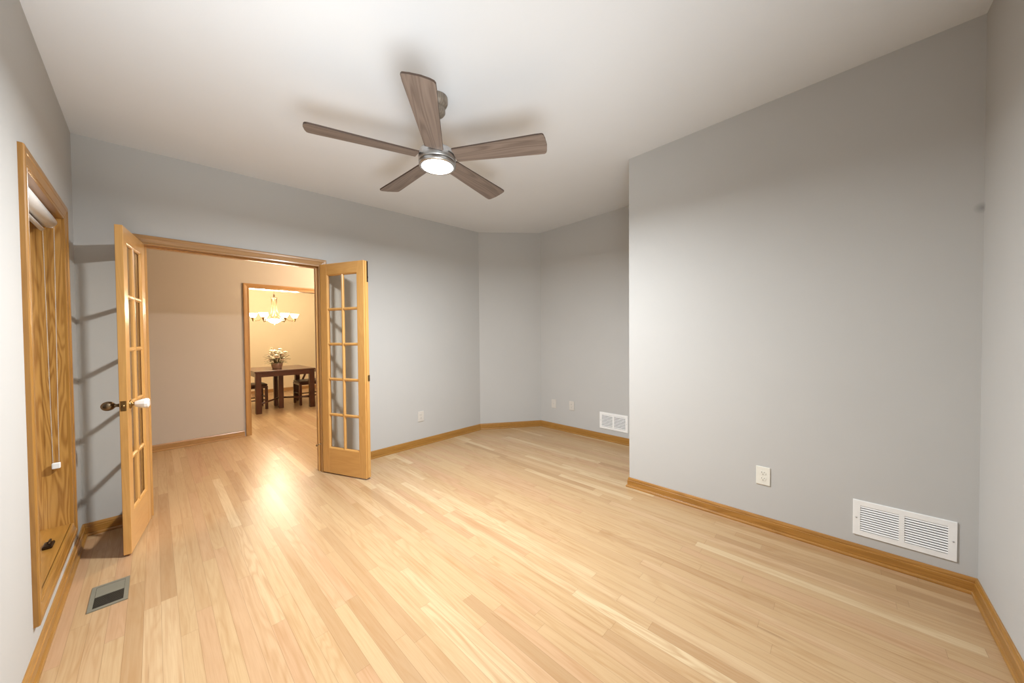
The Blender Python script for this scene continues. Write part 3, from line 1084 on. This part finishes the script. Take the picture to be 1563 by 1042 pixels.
def leafq(b, p, d, l, w_):
    d = d.normalized()
    sd = d.cross(Vector((0, 0, 1)))
    if sd.length < .1:
        sd = Vector((1, 0, 0))
    sd.normalize()
    up = sd.cross(d)
    n = 5
    rows = []
    for i in range(n):
        f = i / (n - 1)
        ww = w_ * math.sin(PI * min(.98, .06 + .9 * f)) * .5
        q = p + d * l * f - Vector((0, 0, 1)) * l * .25 * f * f
        rows.append([q - sd * ww, q + up * .0015, q + sd * ww, q - up * .0015])
    b.loft(rows)


for k in range(120):
    a = rnd.uniform(0, 2 * PI); el = rnd.uniform(-.2, 1.3); r0 = rnd.uniform(.06, .17)
    p0 = Vector((math.cos(a) * math.cos(el) * r0, math.sin(a) * math.cos(el) * r0, .11 + max(0, math.sin(el)) * r0 * 1.25))
    leafq(lvs, p0, Vector((math.cos(a), math.sin(a), rnd.uniform(-.3, .9))), rnd.uniform(.05, .10), rnd.uniform(.015, .030))
tag(lvs.obj('foliage', M['leaf'], fp), 'olive green leaves', kind='stuff')
for p1, k in heads:
    b = MB()
    big = k < 30
    np_ = 7 if big else 5
    R0 = rnd.uniform(.028, .040) if big else rnd.uniform(.012, .018)
    for ring, (tilt, sc_) in enumerate(((.35, 1.0), (.9, .75))):
        for j in range(np_):
            aa = 2 * PI * j / np_ + ring * .4
            dv = Vector((math.cos(aa) * math.cos(tilt), math.sin(aa) * math.cos(tilt), math.sin(tilt)))
            b.sphere(p1 + dv * R0 * .62 * sc_, R0 * .55 * sc_, 1, 1, .7, 7, 5)
    b.sphere(p1 + Vector((0, 0, R0 * .35)), R0 * .45, u=7, v=5)
    b.obj('flower', M['petal'] if k % 4 else M['petal_p'], fp)

# ------------------------------------------------------------------ chandelier
CX, CY = 1.560, 7.62
cd = empty('chandelier', (CX, CY, HALL_Z))
tag(cd, 'six arm chandelier with glowing frosted glass bowls over the dining table', 'chandelier')
zz = lambda z: z - HALL_Z - .045
MB().lathe([(0, 0), (.065, 0), (.062, -.012), (.030, -.028), (0, -.030)], 28).obj('ceiling_canopy', M['brass'], cd)
c = MB()
z = 2.635
k = 0
while z > 2.17:
    pts = []
    for j in range(13):
        a = 2 * PI * j / 12
        o = .009 * math.cos(a)
        pts.append((o if k % 2 else 0, 0 if k % 2 else o, zz(z - .017 + .017 * math.sin(a))))
    c.tube(pts, .0022, 6)
    z -= .027
    k += 1
c.obj('chain', M['brass'], cd)
c = MB()
c.lathe([(0, zz(2.155)), (.012, zz(2.15)), (.016, zz(2.12)), (.010, zz(2.10)), (.055, zz(2.085)), (.058, zz(2.075)), (.018, zz(2.065)), (.012, zz(2.0)), (.014, zz(1.80)), (.030, zz(1.735)), (.045, zz(1.72)), (.040, zz(1.70)), (0, zz(1.695))], 24)
c.obj('column', M['antique'], cd)
c = MB()
for j in range(6):
    a = 2 * PI * j / 6 + .5
    e = Vector((math.cos(a), math.sin(a), 0))
    c.tube([e * .045 + Vector((0, 0, zz(2.075))), e * .042 + Vector((0, 0, zz(1.95))), e * .050 + Vector((0, 0, zz(1.84))), e * .085 + Vector((0, 0, zz(1.73)))], .0045, 7)
c.obj('cage_rods', M['antique'], cd)
for j in range(6):
    a = 2 * PI * j / 6 + R(-11.6)
    e = Vector((math.cos(a), math.sin(a), 0))
    c = MB()
    c.tube([e * r_ + Vector((0, 0, zz(z_))) for r_, z_ in ((.03, 1.72), (.10, 1.735), (.17, 1.715), (.23, 1.665), (.28, 1.655), (.310, 1.675), (.318, 1.700))], .007, 8)
    c.lathe([(0, zz(1.640)), (.008, zz(1.645)), (.014, zz(1.665)), (.022, zz(1.69)), (.034, zz(1.702)), (.030, zz(1.708)), (0, zz(1.708))], 16, e * .318)
    arm = c.obj('arm', M['brass'], cd)
    s_ = MB()
    s_.lathe([(.020, zz(1.706)), (.034, zz(1.714)), (.048, zz(1.735)), (.060, zz(1.765)), (.072, zz(1.788)), (.070, zz(1.787)), (.057, zz(1.764)), (.045, zz(1.737)), (.032, zz(1.718)), (.018, zz(1.710))], 24, e * .318)
    tag(s_.obj('glass_shade', M['shade'], cd), 'small glowing frosted bowl')
b = MB()
b.lathe([(.125, zz(1.690)), (.118, zz(1.672)), (.085, zz(1.640)), (.045, zz(1.618)), (0, zz(1.610)), ], 32)
tag(b.obj('glass_bowl', M['shade'], cd), 'large glowing central bowl')
MB().lathe([(0, zz(1.586)), (.006, zz(1.590)), (.010, zz(1.600)), (.014, zz(1.612)), (0, zz(1.614))], 12).obj('finial', M['brass'], cd)
for j in range(6):
    a = 2 * PI * j / 6 + R(-11.6)
    lamp('chandelier_bulb', 'POINT', (CX + .318 * math.cos(a), CY + .318 * math.sin(a), 1.755), CHAND_W, (1.0, 0.83, 0.60), shadow_soft_size=.05)
lamp('chandelier_bulb', 'POINT', (CX, CY, 1.52), CHAND_W * 1.2, (1.0, 0.83, 0.60), shadow_soft_size=.06)
